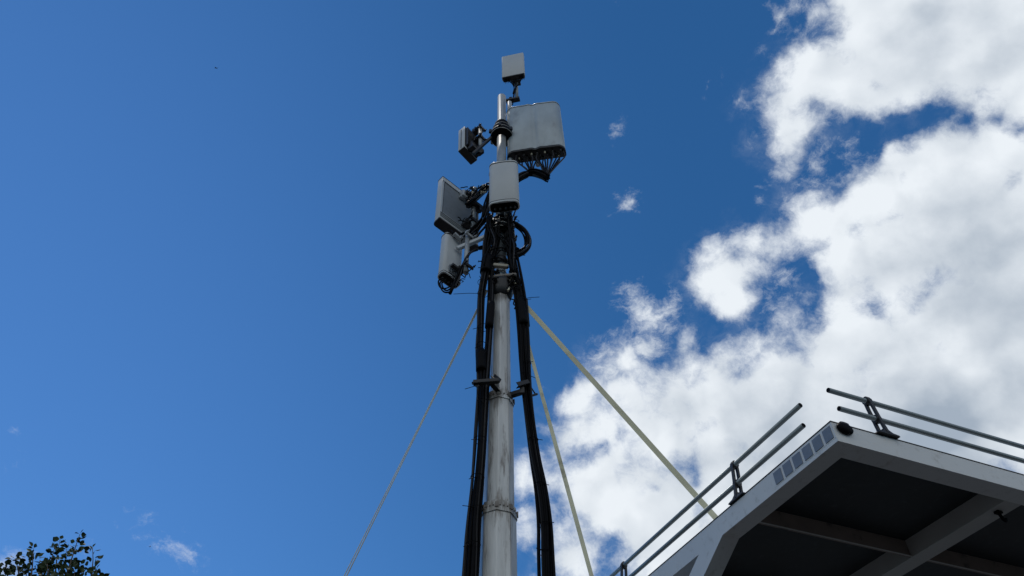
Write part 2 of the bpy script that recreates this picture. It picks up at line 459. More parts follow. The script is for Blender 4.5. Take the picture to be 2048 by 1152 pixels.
# base plate
b = MB(); b.box((PX, PY, 0.015), (0.7, 0.7, 0.03)); 
for i in (-1, 1):
    for j in (-1, 1):
        b.cyl((PX + i * .29, PY + j * .29, 0.03), (PX + i * .29, PY + j * .29, 0.09), 0.02, 6, False)
b.build('base_plate', M['pipe'], mast)
for (r, z, cx) in ((0.172, 5.68, -0.160), (0.147, 7.09, -0.152)):
    b = MB()
    b.loft(octo(r + 0.010, z - 0.10, z - 0.03, cx)); b.loft(octo(r - 0.003, z - 0.03, z + 0.022, cx))
    jc = b.build('joint_collar', M['galv'], mast)
    b = MB()
    for k in range(8):
        a = OR + k * math.pi / 4
        c = Vector((cx, PY, z)) + Vector((math.cos(a), math.sin(a), 0)) * (r + 0.012)
        b.box(c + Vector((0, 0, -0.045)), (0.014, 0.035, 0.05), (math.cos(a), math.sin(a), 0), (-math.sin(a), math.cos(a), 0))
        am = a + math.pi / 8; ra = (r + 0.010) * math.cos(math.pi / 8)
        nrm = Vector((math.cos(am), math.sin(am), 0)); tg = Vector((-nrm.y, nrm.x, 0))
        for t in (-0.036, 0, 0.036):
            c = Vector((cx, PY, z - 0.045)) + nrm * ra + tg * t
            b.cyl(c, c + nrm * 0.012, 0.0075, 6, False)
    b.build('lug_ring', M['galv_dark'], jc)
# head: flange, stub, beige block, pipe
b = MB()
b.lathe((PX + 0.01, PY, 0), [(0.115, 8.78), (0.15, 8.9), (0.165, 9.0), (0.172, 9.05)], 20)
b.build('head_socket', M['dark'], mast)
b = MB(); b.box((PX + 0.035, PY, 9.08), (0.37, 0.33, 0.05), (1, -0.1, 0), (0.1, 1, 0), bev=0.01)
b.build('head_plate', M['galv_dark'], mast)
b = MB(); b.cyl((PX, PY, 9.1), (PX, PY, 9.56), 0.072, 20)
for z in (9.17, 9.3, 9.44): b.torus((PX, PY, z), 0.074, 0.006)
b.build('stub_pipe', M['pipe'], mast)
b = MB(); b.lathe((PX, PY, 0), [(0.085, 9.48), (0.105, 9.5), (0.10, 9.58), (0.085, 9.62)], 20)
b.build('neck_ring', M['dark'], mast)
b = MB(); b.box(at(1001.5, 532, 5.86), (0.20, 0.05, 0.055), (1, 0.0, -0.18), (0, 1, 0), bev=0.006)
b.build('wooden_wedge', M['wood'], mast)
b = MB(); b.cyl((PX, PY, 9.6), (PX, PY, 14.74), 0.078, 28)
b.build('mast_pipe', M['pipe'], mast)
b = MB(); b.torus((PX, PY, 9.78), 0.082, 0.012)
b.build('pipe_band', M['black'], mast)
b = MB(); b.cyl((PX + 0.145, PY + 0.10, 11.3), (PX + 0.145, PY + 0.10, 14.72), 0.042, 20)
b.build('riser_pipe', M['pipe'], mast)
b = MB(); b.lathe((PX - 0.02, PY + 0.03, 0), [(0.05, 14.74), (0.05, 14.78), (0.03, 14.82), (0.005, 14.84)], 14)
b.build('pipe_cap', M['black'], mast)
# tower clamps: black ring stacks with bright bands
def ring_clamp(z, rr, h, tiers=3):
    b = MB(); prof = []
    for i in range(tiers):
        zz = z + h * i / tiers; r0 = rr * (1 - 0.17 * i)
        prof += [(r0 * 0.90, zz), (r0, zz + h * 0.06), (r0 * 0.97, zz + h / tiers * 0.8), (r0 * 0.84, zz + h / tiers * 0.98)]
    b.lathe((PX, PY, 0), prof, 30)
    o = b.build('ring_clamp', M['black'], mast)
    b = MB()
    for i in range(tiers):
        zz = z + h * i / tiers; r0 = rr * (1 - 0.17 * i)
        b.torus((PX, PY, zz + h * 0.045), r0 * 0.985, 0.0045, 36, 5)
        if i < tiers - 1: b.torus((PX, PY, zz + h / tiers * 0.8), r0 * 0.965, 0.003, 36, 5)
    b.build('clamp_band', M['wire'], o)
    for k in range(6):
        b = MB()
        a = k * math.pi / 3 + 0.4
        c = Vector((PX + math.cos(a) * rr * 1.0, PY + math.sin(a) * rr * 1.0, z + h * 0.2))
        b.box(c, (0.07, 0.045, 0.10), (math.cos(a), math.sin(a), 0), (-math.sin(a), math.cos(a), 0), bev=0.006)
        b.cyl(c + Vector((0, 0, -0.07)), c + Vector((0, 0, 0.08)), 0.009, 6)
        b.build('clamp_lug', M['dark'], o)
ring_clamp(10.14, 0.20, 0.44)
ring_clamp(13.10, 0.195, 0.52)
ring_clamp(11.72, 0.17, 0.30, 2)
# drawn-out arms of the mast that carry the antenna pipes
def arm(p, q, w, h, m, name='support_arm'):
    p = Vector(p); q = Vector(q); d = (q - p); L = d.length; d.normalize()
    s_ = d.cross(Vector((0, 0, 1))).normalized(); u = s_.cross(d)
    return MB().box((p + q) / 2, (L, w, h), d, s_, u, bev=min(w, h) * 0.12).build(name, m, mast)
arm((PX - .14, 5.98, 13.16), (-0.62, 6.03, 12.62), 0.045, 0.05, M['dark'])
arm((PX - .12, 6.02, 11.66), (-0.655, 6.05, 11.02), 0.05, 0.06, M['dark'])
arm((PX - .12, 5.93, 10.13), (-0.74, 5.93, 9.79), 0.055, 0.06, M['frame_grey'])
arm((PX + .10, 6.04, 13.1), (0.40, 6.16, 13.05), 0.05, 0.06, M['dark'])
arm((PX + .02, 5.9, 11.4), (-0.1, 5.80, 11.4), 0.05, 0.06, M['dark'])
# black angle brackets at the upper joint that hold the cables off the mast
def angle_bar(mb, p, q, w=0.035, t=0.008):
    p = Vector(p); q = Vector(q); d = (q - p).normalized(); s_ = d.cross(Vector((0, 0, 1))).normalized(); u = s_.cross(d)
    c = (p + q) / 2; L = (q - p).length
    mb.box(c, (L, w, t), d, s_, u); mb.box(c + u * (w / 2 - t / 2) + s_ * (w / 2 - t / 2), (L, t, w), d, s_, u)
b = MB()
angle_bar(b, at(999, 786, 5.86), at(979, 764, 5.72), 0.05)
angle_bar(b, at(947, 768, 5.70), at(998, 764, 5.72), 0.045); angle_bar(b, at(996, 764, 5.73), at(984, 753, 5.84), 0.045)
angle_bar(b, at(944, 766, 5.72), at(956, 775, 5.72), 0.03)
b.build('cable_bracket', M['dark'], mast)
b = MB()
angle_bar(b, at(1020, 794, 5.95), at(1046, 786, 5.84), 0.05)
angle_bar(b, at(1035, 774, 5.78), at(1058, 768, 5.86), 0.05); b.box(at(1044, 781, 5.82), (0.05, 0.03, 0.08))
b.cyl(at(1059, 770, 5.9), at(1072, 790, 6.05), 0.008); angle_bar(b, at(1062, 793, 6.0), at(1075, 789, 6.05), 0.02)
b.cyl(at(1030, 784, 5.9), at(1030, 792, 5.9), 0.014, 6)
b.build('cable_bracket', M['dark'], mast)

# ---------------------------------------------------------------- antennas
def rrect(w, d, rf, rb, n=6, groove=0.0, bulge=0.0):
    """closed outline, front is -y; rf / rb corner radii"""
    pts = []
    def arc(cx, cy, r, a0, a1):
        for i in range(n + 1):
            a = a0 + (a1 - a0) * i / n
            pts.append((cx + r * math.cos(a), cy + r * math.sin(a)))
    hp = math.pi / 2
    arc(w / 2 - rb, d / 2 - rb, rb, 0, hp)
    arc(-w / 2 + rb, d / 2 - rb, rb, hp, 2 * hp)
    arc(-w / 2 + rf, -d / 2 + rf, rf, 2 * hp, 3 * hp)
    x0, x1 = -w / 2 + rf, w / 2 - rf
    N = 24
    for i in range(1, N):
        x = x0 + (x1 - x0) * i / N
        y = -d / 2 - bulge * math.cos((x) / (w / 2 - rf) * hp)
        if groove:
            y += groove * math.exp(-((x) / (0.035)) ** 2) - groove * 0.35 * math.exp(-((abs(x) - 0.085) / 0.035) ** 2)
        pts.append((x, y))
    arc(w / 2 - rf, -d / 2 + rf, rf, 3 * hp, 4 * hp)
    return pts
def sc(prof, f, g):
    return [(x + (f if x > 0 else -f), y + (g if y > 0 else -g)) for x, y in prof]
def shell(prof, z0, z1, bev=0.01, smooth=True):
    """extruded outline with rounded rims"""
    w = max(abs(p[0]) for p in prof); d = max(abs(p[1]) for p in prof)
    def ring(z, e):
        return [Vector((x * (1 - e / w), y * (1 - e / d), z)) for x, y in prof]
    b = MB()
    b.loft([ring(z0, bev), ring(z0 + bev * .3, bev * .3), ring(z0 + bev, 0), ring(z1 - bev, 0), ring(z1 - bev * .3, bev * .3), ring(z1, bev)], True, smooth)
    return b
def antenna(label, c, yaw, tilt, w, h, d, prof, m, name='panel_antenna', seam=0.05, capm=None, group='panel antennas on the mast'):
    """local frame: x along the width, -y the radome front (or the camera-side back), z up; origin at the bottom centre"""
    rot = Matrix.Rotation(R(yaw), 4, 'Z') @ Matrix.Rotation(R(tilt), 4, 'X')
    base = Vector(c) - rot.to_3x3() @ Vector((0, 0, h / 2))
    t = thing(name, label, 'antenna', base, group, rot.to_euler(), local=True)
    if seam:
        shell(prof, seam + .009, h - seam - .006, 0.002).build('radome', m, t)
        e = min(w, d) * 0.03
        shell(sc(prof, .003, .003), h - seam - .006, h - seam + .006, 0.001).build('seam_band', M['black'], t)
        shell(sc(prof, .001, .001), h - seam + .006, h, 0.008).build('top_cap', capm or m, t)
        shell(sc(prof, .003, .003), seam - .001, seam + .009, 0.001).build('seam_band', M['black'], t)
        shell(sc(prof, .004, .004), 0, seam - .001, 0.008).build('bottom_cap', M['dark'] if capm is None else capm, t)
    else:
        shell(prof, 0, h, 0.006).build('radome', m, t)
    return t
def connectors(t, xs, y, r=0.016, L=0.07, name='connector', m='dark'):
    for x in xs:
        MB().cyl((x, y, 0.001), (x, y, -L), r, 10).tube([(x, y, -L * .4), (x, y, -L * .6)], r * 1.25, 6).build(name, M[m], t)
def ubolt_clamp(t, z, y0, y1, w=0.16, m='dark'):
    """clamp between antenna back at y0 and pipe centre at y1 (local)"""
    b = MB(); s_ = 1 if y1 > y0 else -1
    b.box((0, (y0 + y1) / 2, z), (w * .55, abs(y1 - y0), 0.05))
    b.box((0, y1 - s_ * .045, z), (w, 0.02, 0.06)); b.box((0, y1 + s_ * .05, z), (w, 0.022, 0.06))
    for i in (-1, 1):
        for dz in (-.018, .018):
            b.cyl((i * w * .42, y1 - s_ * .09, z + dz), (i * w * .42, y1 + s_ * .1, z + dz), 0.006, 6)
            b.cyl((i * w * .42, y1 + s_ * .06, z + dz), (i * w * .42, y1 + s_ * .075, z + dz), 0.013, 6, False)
    for i in range(5):
        b.box((w * (-.4 + .2 * i), y1 - s_ * .065, z), (0.012, 0.03, 0.075))
    b.build('mount_clamp', M[m], t)

# A: small square box on top
A = antenna('small square light grey antenna box standing highest, above the mast tip', (0.084, 6.0, 16.20), -11.3, 0.7, 0.462, 1.03, 0.09, rrect(0.462, 0.09, 0.022, 0.01), M['radome'], seam=0)
MB().box((0, 0.075, .52), (0.43, 0.055, 0.94), bev=.01).build('heat_sink', M['dark'], A)
b = MB()
for i in range(13): b.box((-.19 + .0317 * i, 0.12, .52), (0.007, 0.045, 0.86))
b.build('fin_set', M['dark'], A)
MB().box((0, 0.01, -.008), (0.43, 0.10, 0.012)).build('base_tray', M['dark'], A)
for x in (-.16, -.10, .13, .18): MB().cyl((x, .02, -.012), (x, .02, -.07), .018, 10).build('connector', M['black'], A)
MB().box((0.02, .19, .20), (0.16, .16, .10)).box((.02, .12, .13), (.20, .05, .09)).build('mount_clamp', M['dark'], A); MB().box((0.02, .19, .75), (0.16, .16, .10)).build('mount_clamp', M['dark'], A)
MB().cyl((0.02, .20, -.62), (0.02, .20, .95), .034, 14).build('mount_pipe', M['pipe'], A)
b = MB(); b.tube(spline([(0.0, .04, -.06), (0.02, .12, -.16), (-.03, .17, -.30), (-.05, .19, -.5), (-.09, .2, -.7)], 5), .010, 6)
b.tube(spline([(0.16, .04, -.06), (0.09, .10, -.12), (.02, .14, -.2), (-.02, .16, -.4), (-.07, .2, -.8)], 5), .010, 6)
b.tube(spline([(-0.1, .04, -.06), (-0.05, .08, -.10), (-.02, .14, -.18), (-.05, .16, -.4)], 5), .010, 6)
b.build('jumper_cable', M['black'], A)
b = MB(); b.box((-0.06, .2, -.60), (0.27, .09, .05)); b.box((-.10, .2, -.55), (.05, .10, .03)); b.build('offset_arm', M['dark'], A)
MB().cyl((-.125, .2, -1.4), (-.125, .2, -.58), .026, 10).build('stand_pipe', M['dark'], A)
for z in (-.75, -.95): MB().torus((-.125, .2, z), .036, .008).build('cable_tie', M['black'], A)

# B: big twin panel
B = antenna('largest panel antenna, wide worn grey twin-lobed cover with a fan of cables below', (0.43, 6.0, 13.353), -8.0, 1.7, 0.985, 1.62, 0.20, rrect(0.985, 0.22, 0.14, 0.04, 12, groove=0.019, bulge=0.004), M['radome_worn'], seam=0.045, capm=None)
for z in (.35, 1.2): ubolt_clamp(B, z, .10, .21, .2)
MB().cyl((0, .26, .1), (0, .26, 1.5), .04, 14).build('mount_pipe', M['pipe'], B)
fanL = [(-.33 + .043 * i, -.05 + .05 * (i % 3)) for i in range(8)]
fanR = [(.02 + .043 * i, -.05 + .05 * (i % 3)) for i in range(11)]
inv = B.matrix_basis.copy()
inv = (Matrix.Translation(B.location) @ B.rotation_euler.to_matrix().to_4x4()).inverted()
def loc_of(o, p):
    return (Matrix.Translation(o.location) @ o.rotation_euler.to_matrix().to_4x4()).inverted() @ Vector(p)
J1 = loc_of(B, at(1064, 347, 5.98)); J2 = loc_of(B, at(1092, 352, 5.98))
for i, (x, y) in enumerate(fanL + fanR):
    r_ = i >= len(fanL)
    MB().cyl((x, y, 0), (x, y, -.075), .016, 10).build('connector', M['conn' if i % 5 == 1 else 'dark'], B)
    J = J2 if r_ else J1
    side = (x - (.22 if r_ else -.17))
    mid = Vector((x * .96 + side * .10, y, -.20)); mid2 = Vector((x * .55 + J.x * .45, (y + J.y) / 2, J.z * .62))
    endp = J + Vector((side * .12, (i % 3) * .012, -.02 * (i % 2)))
    MB().tube(spline([(x, y, -.05), (x + side * .05, y, -.12), mid, mid2, endp], 5), .0125, 6).build('jumper_cable', M['black' if i % 2 else 'cable2'], B)

# C: oval panel on the near side
C_ = antenna('light grey oval-backed panel antenna right in front of the mast pipe', (-0.097, 5.66, 10.975), -6.7, 4.0, 0.432, 1.04, 0.17, rrect(0.432, 0.17, 0.075, 0.07, 8, bulge=0.012), M['radome'], seam=0.045, capm=M['radome'])
shell(rrect(.395, .15, .06, .06), -.005, .008, .002).build('base_plate', M['black'], C_)
connectors(C_, [-.13, -.06, .02, .09, .15], .0, .016, .06)
for z in (.22, .8): ubolt_clamp(C_, z, .08, .16, .2)
MB().cyl((0, .21, -.1), (0, .21, 1.12), .034, 14).build('mount_pipe', M['pipe'], C_)
MB().lathe((0, .12, 1.045), [(.19, 0), (.18, .06), (.11, .07), (.02, .09)], 20).build('rain_hood', M['black'], C_)

# D: small finned radio on the left (its back faces the mast)
Dn = antenna('small finned grey antenna unit on a dark arm, highest one left of the mast', (-0.742, 6.2, 13.24), 51.9, -2.8, 0.345, 0.79, 0.15, rrect(0.345, 0.15, 0.012, 0.02), M['radome'], seam=0)
b = MB()
for i in range(11): b.box((-.14 + .028 * i, -.10, .40), (0.008, .06, .66))
b.box((0, -.078, .40), (.32, .01, .70)); b.build('fin_set', M['dark'], Dn)
shell(rrect(.33, .14, .01, .01), -.01, .004, .002).build('base_tray', M['dark'], Dn)
MB().box((-.1745, 0, .38), (.006, .012, .7)).build('side_groove', M['dark'], Dn)
MB().cyl((.06, -.24, -.02), (.06, -.24, .86), .036, 14).build('mount_pipe', M['pipe'], Dn)
for z in (.80, .42):
    b = MB(); b.box((.05, -.15, z), (.10, .13, .07)); b.box((.06, -.19, z), (.17, .02, .09)); b.box((.06, -.29, z), (.17, .022, .07))
    b.torus((.06, -.24, z), .048, .016, 18)
    for i in (-1, 1): b.cyl((.06 + i * .07, -.17, z), (.06 + i * .07, -.33, z), .008, 6); b.cyl((.06 + i * .07, -.30, z), (.06 + i * .07, -.315, z), .017, 6, False)
    for i in range(4): b.box((.0 + .03 * i, -.13, z + .03), (.012, .05, .09))
    b.build('mount_clamp', M['dark'], Dn)
b = MB(); b.box((.02, -.13, .10), (.24, .12, .16)); b.box((-.03, -.16, .0), (.16, .10, .10)); b.box((.08, -.2, .05), (.12, .1, .12)); b.build('junction_box', M['dark'], Dn)
b = MB(); b.tube(spline([(-.08, -.08, -.01), (-.06, -.1, -.06), (.02, -.16, -.05), (.08, -.22, .02)], 5), .010, 6)
b.tube(spline([(-.02, -.10, -.01), (-.0, -.12, -.08), (.05, -.16, -.07), (.1, -.22, .06)], 5), .010, 6); b.build('jumper_cable', M['black'], Dn)

# E: large panel seen from behind, left
E_ = antenna('large grey panel antenna seen from behind, left of the mast above a narrower one', (-0.822, 6.2, 11.09), 43.7, -2.0, 0.745, 1.19, 0.145, rrect(0.745, 0.145, 0.012, 0.05, 6), M['radome'], seam=0.0)
MB().box((0, -.0735, .60), (.70, .004, .90)).build('back_panel', M['backplate'], E_)
b = MB()
for z in (.145, 1.055): b.box((0, -.080, z), (.735, .018, .012))
for z in (.06, .10): b.box((0, -.080, z), (.735, .014, .010))
for i in (-1, 1): b.box((i * .352, -.080, .60), (.014, .018, .90))
b.build('back_frame', M['frame_grey'], E_)
for i in (-1, 1): MB().box((i * .335, -.0775, .60), (.008, .006, .90)).build('frame_groove', M['black'], E_)
shell(sc(rrect(0.745, 0.145, 0.012, 0.05, 6), .006, .006), -.035, .0, .006).build('bottom_cap', M['dark'], E_)
shell(sc(rrect(0.745, 0.145, 0.012, 0.05, 6), .003, .003), 1.19, 1.20, .003).build('top_cap', M['dark'], E_)
MB().cyl((.12, -.24, -.03), (.12, -.24, 1.16), .034, 14).build('mount_pipe', M['pipe'], E_)
for z in (1.02, .18):
    b = MB(); b.box((.10, -.13, z), (.16, .10, .06)); b.box((.12, -.19, z), (.21, .02, .07)); b.box((.12, -.285, z), (.21, .022, .06)); b.torus((.12, -.24, z), .045, .013, 18)
    for i in (-1, 1): b.cyl((.12 + i * .085, -.14, z), (.12 + i * .085, -.34, z), .007, 6); b.cyl((.12 + i * .085, -.30, z), (.12 + i * .085, -.315, z), .016, 6, False)
    for i in range(5): b.box((.03 + .045 * i, -.18, z + .03), (.014, .05, .07))
    b.build('mount_clamp', M['dark'], E_)
b = MB(); b.box((.02, -.12, 1.0), (.10, .09, .18), bev=.01); b.box((-.02, -.105, .92), (.05, .05, .06)); b.build('tilt_bracket', M['frame_grey'], E_)
b = MB(); b.box((.14, -.27, .62), (.22, .12, .07)); b.box((.20, -.3, .56), (.06, .06, .12)); b.build('arm_clamp', M['dark'], E_)

# F: narrow round panel, lowest left
F_ = antenna('narrow round-edged grey panel antenna, lowest of all, with cable loops below', (-0.83, 6.0, 9.63), 44.4, -0.9, 0.315, 0.92, 0.155, rrect(0.315, 0.155, 0.045, 0.07, 8), M['radome'], seam=0.03, capm=M['radome'])
shell(rrect(.285, .13, .05, .05), -.006, .006, .002).build('base_plate', M['black'], F_)
b = MB()
for i in range(7): b.box((-.07 + .028 * i, -.088, .13), (.012, .02, .12))
b.box((.02, -.084, .05), (.18, .012, .012)); b.box((.02, -.084, .21), (.18, .012, .012)); b.build('port_block', M['backplate'], F_)
MB().cyl((.10, -.22, .05), (.10, -.22, 1.0), .034, 14).build('mount_pipe', M['pipe'], F_)
for z in (.86, .16):
    b = MB(); b.box((.03, -.13, z), (.20, .05, .04), (1, .0, -.25 if z > .5 else 0), (0, 1, 0)); b.box((.10, -.165, z), (.16, .02, .06)); b.box((.10, -.27, z), (.16, .022, .05))
    for i in (-1, 1): b.cyl((.10 + i * .065, -.12, z), (.10 + i * .065, -.34, z), .007, 6); b.cyl((.10 + i * .065, -.30, z), (.10 + i * .065, -.315, z), .016, 6, False)
    b.build('mount_clamp', M['dark'] if z < .5 else M['frame_grey'], F_)
connectors(F_, [-.10, -.05, .0, .05, .10], .0, .014, .05)
def L_(o, px, py, Y): return loc_of(o, at(px, py, Y))
for (xx, ctrl) in ((-.10, [(877, 562), (880, 574), (890, 577), (902, 572), (910, 566)]), (-.08, [(880, 566), (884, 580), (892, 585), (902, 582), (912, 570)]), (-.05, [(884, 566), (887, 577), (894, 581), (903, 576)])):
    pts = [Vector((xx, -.01, -.04))] + [L_(F_, a, b_, 5.93) for a, b_ in ctrl]
    MB().tube(spline(pts, 5), .011, 6).build('cable_loop', M['black'], F_)
MB().tube([L_(F_, 909, 567, 5.9), L_(F_, 900, 587, 5.9)], .022, 8).build('cable_end', M['black'], F_)

# ---------------------------------------------------------------- cable bundles
def bundle(label, group='black cable bundles on the mast', loc=None):
    return thing('cable_bundle', label, 'cables', loc, group)
def P(lst): return [at(x, y, Y) for x, y, Y in lst]
def wrap(root, p, q, r, name='tape_wrap', m='black'):
    MB().tube(spline([p, (Vector(p) + Vector(q)) / 2, q], 3), r, 12).build(name, M[m], root)
def tie(root, p, tail, r=0.05, name='cable_tie'):
    p = Vector(p); r = r * .74
    b = MB().torus(p, r, .0035, 20, 5)
    b.tube([p, (p + Vector(tail)) / 2 + Vector((0, 0, .01)), tail], .0035, 5)
    b.build(name, M['black'], root)

bl = bundle('thick bundle of black cables hanging down the left side of the mast', loc=(-.36, 5.85, 0))
cable_run(bl, P([(984, 440, 5.9), (974, 490, 5.88), (971, 540, 5.86), (963, 590, 5.85), (961, 650, 5.85), (959, 700, 5.85), (963, 760, 5.85), (963, 850, 5.85), (957, 950, 5.85), (948, 1050, 5.85), (942, 1152, 5.85)]) + [Vector((-.43, 5.85, 3.2)), Vector((-.48, 5.8, 0.05))],
          11, .0135, [.05, .045, .045, .045, .05, .06, .065], n=5)
cable_run(bl, P([(996, 470, 5.9), (985, 520, 5.88), (983, 560, 5.86), (980, 620, 5.85), (976, 680, 5.85), (972, 740, 5.84), (968, 830, 5.83), (962, 930, 5.83), (951, 1040, 5.83), (946, 1152, 5.83)]) + [Vector((-.40, 5.83, 3.0)), Vector((-.45, 5.75, 0.05))],
          8, .0135, [.05, .03, .03, .04, .055, .055], n=5)
wrap(bl, at(962, 704, 5.83), at(963, 742, 5.83), .062)
wrap(bl, at(982, 607, 5.83), at(978, 655, 5.83), .050)
wrap(bl, at(975, 515, 5.85), at(971, 545, 5.85), .075)
tie(bl, at(966, 587, 5.82), at(907, 588, 5.75), .09)
tie(bl, at(966, 770, 5.8), at(930, 778, 5.7), .10)
tie(bl, at(965, 805, 5.8), at(955, 801, 5.7), .085)
tie(bl, at(953, 1018, 5.8), at(925, 1011, 5.7), .085)
for (x_, y_, r_) in ((963, 690, .075), (966, 655, .085), (960, 880, .088), (955, 955, .088), (946, 1090, .09)): tie(bl, at(x_, y_, 5.8), at(x_ - random.randint(12, 20), y_ + random.randint(-6, 6), 5.7), r_)
tie(bl, at(965, 565, 5.85), at(959, 552, 5.75), .08)
MB().tube(spline(P([(957, 760, 5.78), (950, 860, 5.78), (944, 960, 5.78), (933, 1060, 5.78), (926, 1152, 5.78)]) + [Vector((-.5, 5.75, 2.5)), Vector((-.5, 5.7, .05))], 5), .011, 6).build('cable', M['cable2'], bl)

br = bundle('thick bundle of black cables hanging down the right side of the mast', loc=(.27, 5.9, 0))
cable_run(br, P([(1018, 440, 5.93), (1022, 490, 5.92), (1032, 540, 5.91), (1042, 600, 5.9), (1047, 660, 5.9), (1050, 720, 5.9), (1054, 780, 5.9), (1062, 850, 5.9), (1072, 920, 5.9), (1083, 980, 5.9), (1091, 1050, 5.9), (1095, 1152, 5.9)]) + [Vector((.27, 5.9, 3.2)), Vector((.25, 5.85, 0.05))],
          18, .0135, [.055, .06, .06, .055, .05, .055, .06, .065, .065], n=5)
wrap(br, at(1041, 600, 5.88), at(1048, 650, 5.88), .058); wrap(br, at(1050, 600, 5.92), at(1054, 652, 5.92), .035)
tie(br, at(1044, 598, 5.88), at(1079, 594, 5.8), .07); tie(br, at(1044, 602, 5.88), at(1062, 598, 5.8), .07)
tie(br, at(1054, 727, 5.88), at(1066, 723, 5.8), .06)
tie(br, at(1090, 1105, 5.88), at(1072, 1096, 5.8), .075)
tie(br, at(1048, 655, 5.88), at(1052, 655, 5.8), .06)

for (x_, y_, r_) in ((1051, 750, .066), (1066, 880, .07), (1080, 970, .076), (1090, 1050, .079)): tie(br, at(x_, y_, 5.88), at(x_ + random.randint(15, 21), y_ + random.randint(-6, 6), 5.8), r_)
bc = bundle('bundle of black cables looping out to the right beside the lower ring clamp', loc=tuple(at(1040, 480, 5.95)))
cable_run(bc, P([(1012, 440, 5.9), (1030, 448, 5.93), (1046, 460, 5.95), (1055, 475, 5.95), (1055, 490, 5.95), (1046, 502, 5.93), (1030, 512, 5.92), (1022, 530, 5.9)]), 8, .013, [.045, .045, .05], n=5)
wrap(bc, at(1027, 498, 5.9), at(1034, 502, 5.9), .05); tie(bc, at(1036, 507, 5.9), at(1038, 520, 5.85), .06)

bd = bundle('black cable bundle arching from the largest panel antenna back to the mast', loc=tuple(at(1060, 352, 6.0)))
cable_run(bd, P([(1096, 358, 5.98), (1082, 350, 5.98), (1062, 346, 6.0), (1042, 353, 6.0), (1022, 368, 6.0), (1012, 390, 5.98), (1015, 430, 5.96)]), 11, .014, [.055, .06, .055], n=5)
wrap(bd, at(1084, 350, 5.98), at(1092, 355, 5.98), .05)

be = bundle('black cable bundle sweeping from behind the oval antenna to the lower left panels', loc=tuple(at(945, 465, 5.95)))
cable_run(be, P([(982, 385, 5.95), (974, 410, 5.93), (968, 435, 5.92), (955, 455, 5.92), (941, 466, 5.93), (926, 473, 5.98)]), 8, .014, [.05, .05, .06], n=5)
cable_run(be, P([(985, 430, 5.95), (972, 448, 5.93), (960, 462, 5.92), (950, 478, 5.94), (938, 484, 5.97)]), 5, .012, [.04, .04, .05], n=5)
bf = bundle('thin black cables bowing below the pale arm to the narrow lowest antenna', loc=tuple(at(940, 510, 5.9)))
cable_run(bf, P([(980, 496, 5.9), (962, 496, 5.9), (945, 502, 5.9), (934, 514, 5.9), (928, 530, 5.9), (918, 552, 5.9), (906, 574, 5.9)]), 4, .012, [.025, .02, .025], n=5)
bg = bundle('short tangle of black cables reaching from the mast to the large rear-facing panel', loc=tuple(at(955, 385, 5.95)))
cable_run(bg, P([(984, 372, 5.95), (972, 372, 5.95), (960, 380, 5.95), (950, 392, 5.95), (940, 402, 5.95), (934, 408, 5.95)]), 6, .012, [.05, .05, .035], n=5)
b = MB()
for i in range(9):
    p = at(948 + random.random() * 26, 372 + random.random() * 14 + (i % 2) * 4, 5.9); b.cyl(p, p + Vector((random.uniform(-.04, .04), -.02, random.uniform(-.05, .05))), .012, 8)
b.build('connector', M['conn'], bg)
bh = bundle('knot of black cables and loops wound round the lower ring clamp', loc=tuple(at(1000, 450, 5.85)))
cable_run(bh, P([(978, 425, 5.88), (980, 450, 5.83), (984, 480, 5.83), (978, 505, 5.83), (975, 540, 5.85)]), 7, .012, [.06, .05, .06], wob=1.2, n=5)
cable_run(bh, P([(1026, 425, 5.92), (1022, 450, 5.83), (1018, 480, 5.82), (1024, 510, 5.84), (1030, 550, 5.88)]), 8, .012, [.07, .05, .06], wob=1.2, n=5)
cable_run(bh, P([(1000, 432, 5.88), (994, 446, 5.80), (998, 462, 5.80), (1008, 478, 5.80), (1018, 500, 5.82)]), 3, .008, [.03, .03], wob=1.5, n=5)
b = MB()
b.torus(at(1030, 441, 5.85), .06, .004, 20, 5, N=(0.2, -1, .3)); b.torus(at(1005, 470, 5.78), .07, .004, 20, 5, N=(0.6, -.6, .2), arc=4.0)
b.torus(at(1004, 480, 5.79), .05, .004, 20, 5, N=(0.9, -.3, .0), arc=4.0); b.torus(at(962, 520, 5.8), .05, .004, 20, 5, N=(.3, -1, .2), arc=3.0)
b.build('loose_wire', M['black'], bh)
b = MB(); 
for (x, y) in ((1012, 426), (1017, 425), (1022, 428), (976, 500), (982, 498), (1026, 545), (1022, 555), (1028, 562), (1019, 575)):
    p = at(x, y, 5.85); b.cyl(p, p + Vector((random.uniform(-.03, .03), 0, -.07)), .014, 8)
b.build('connector', M['conn'], bh)
b = MB()
for i in range(16):
    p = at(1014 + random.random() * 16, 545 + random.random() * 32, 5.86)
    q = p + Vector((random.uniform(-.08, .08), random.uniform(-.03, .03), random.uniform(-.10, .10)))
    b.tube(spline([p, (p + q) / 2 + Vector((.03, -.03, .02)), q], 4), .009, 5)
b.build('small_cables', M['black'], bh)
b = MB()
for i in range(8):
    p = at(980 + random.random() * 12, 545 + random.random() * 30, 5.86)
    q = p + Vector((random.uniform(-.06, .06), random.uniform(-.03, .03), random.uniform(-.10, .10)))
    b.tube(spline([p, (p + q) / 2 + Vector((.03, -.03, .02)), q], 4), .009, 5)
b.build('small_cables', M['black'], bh)
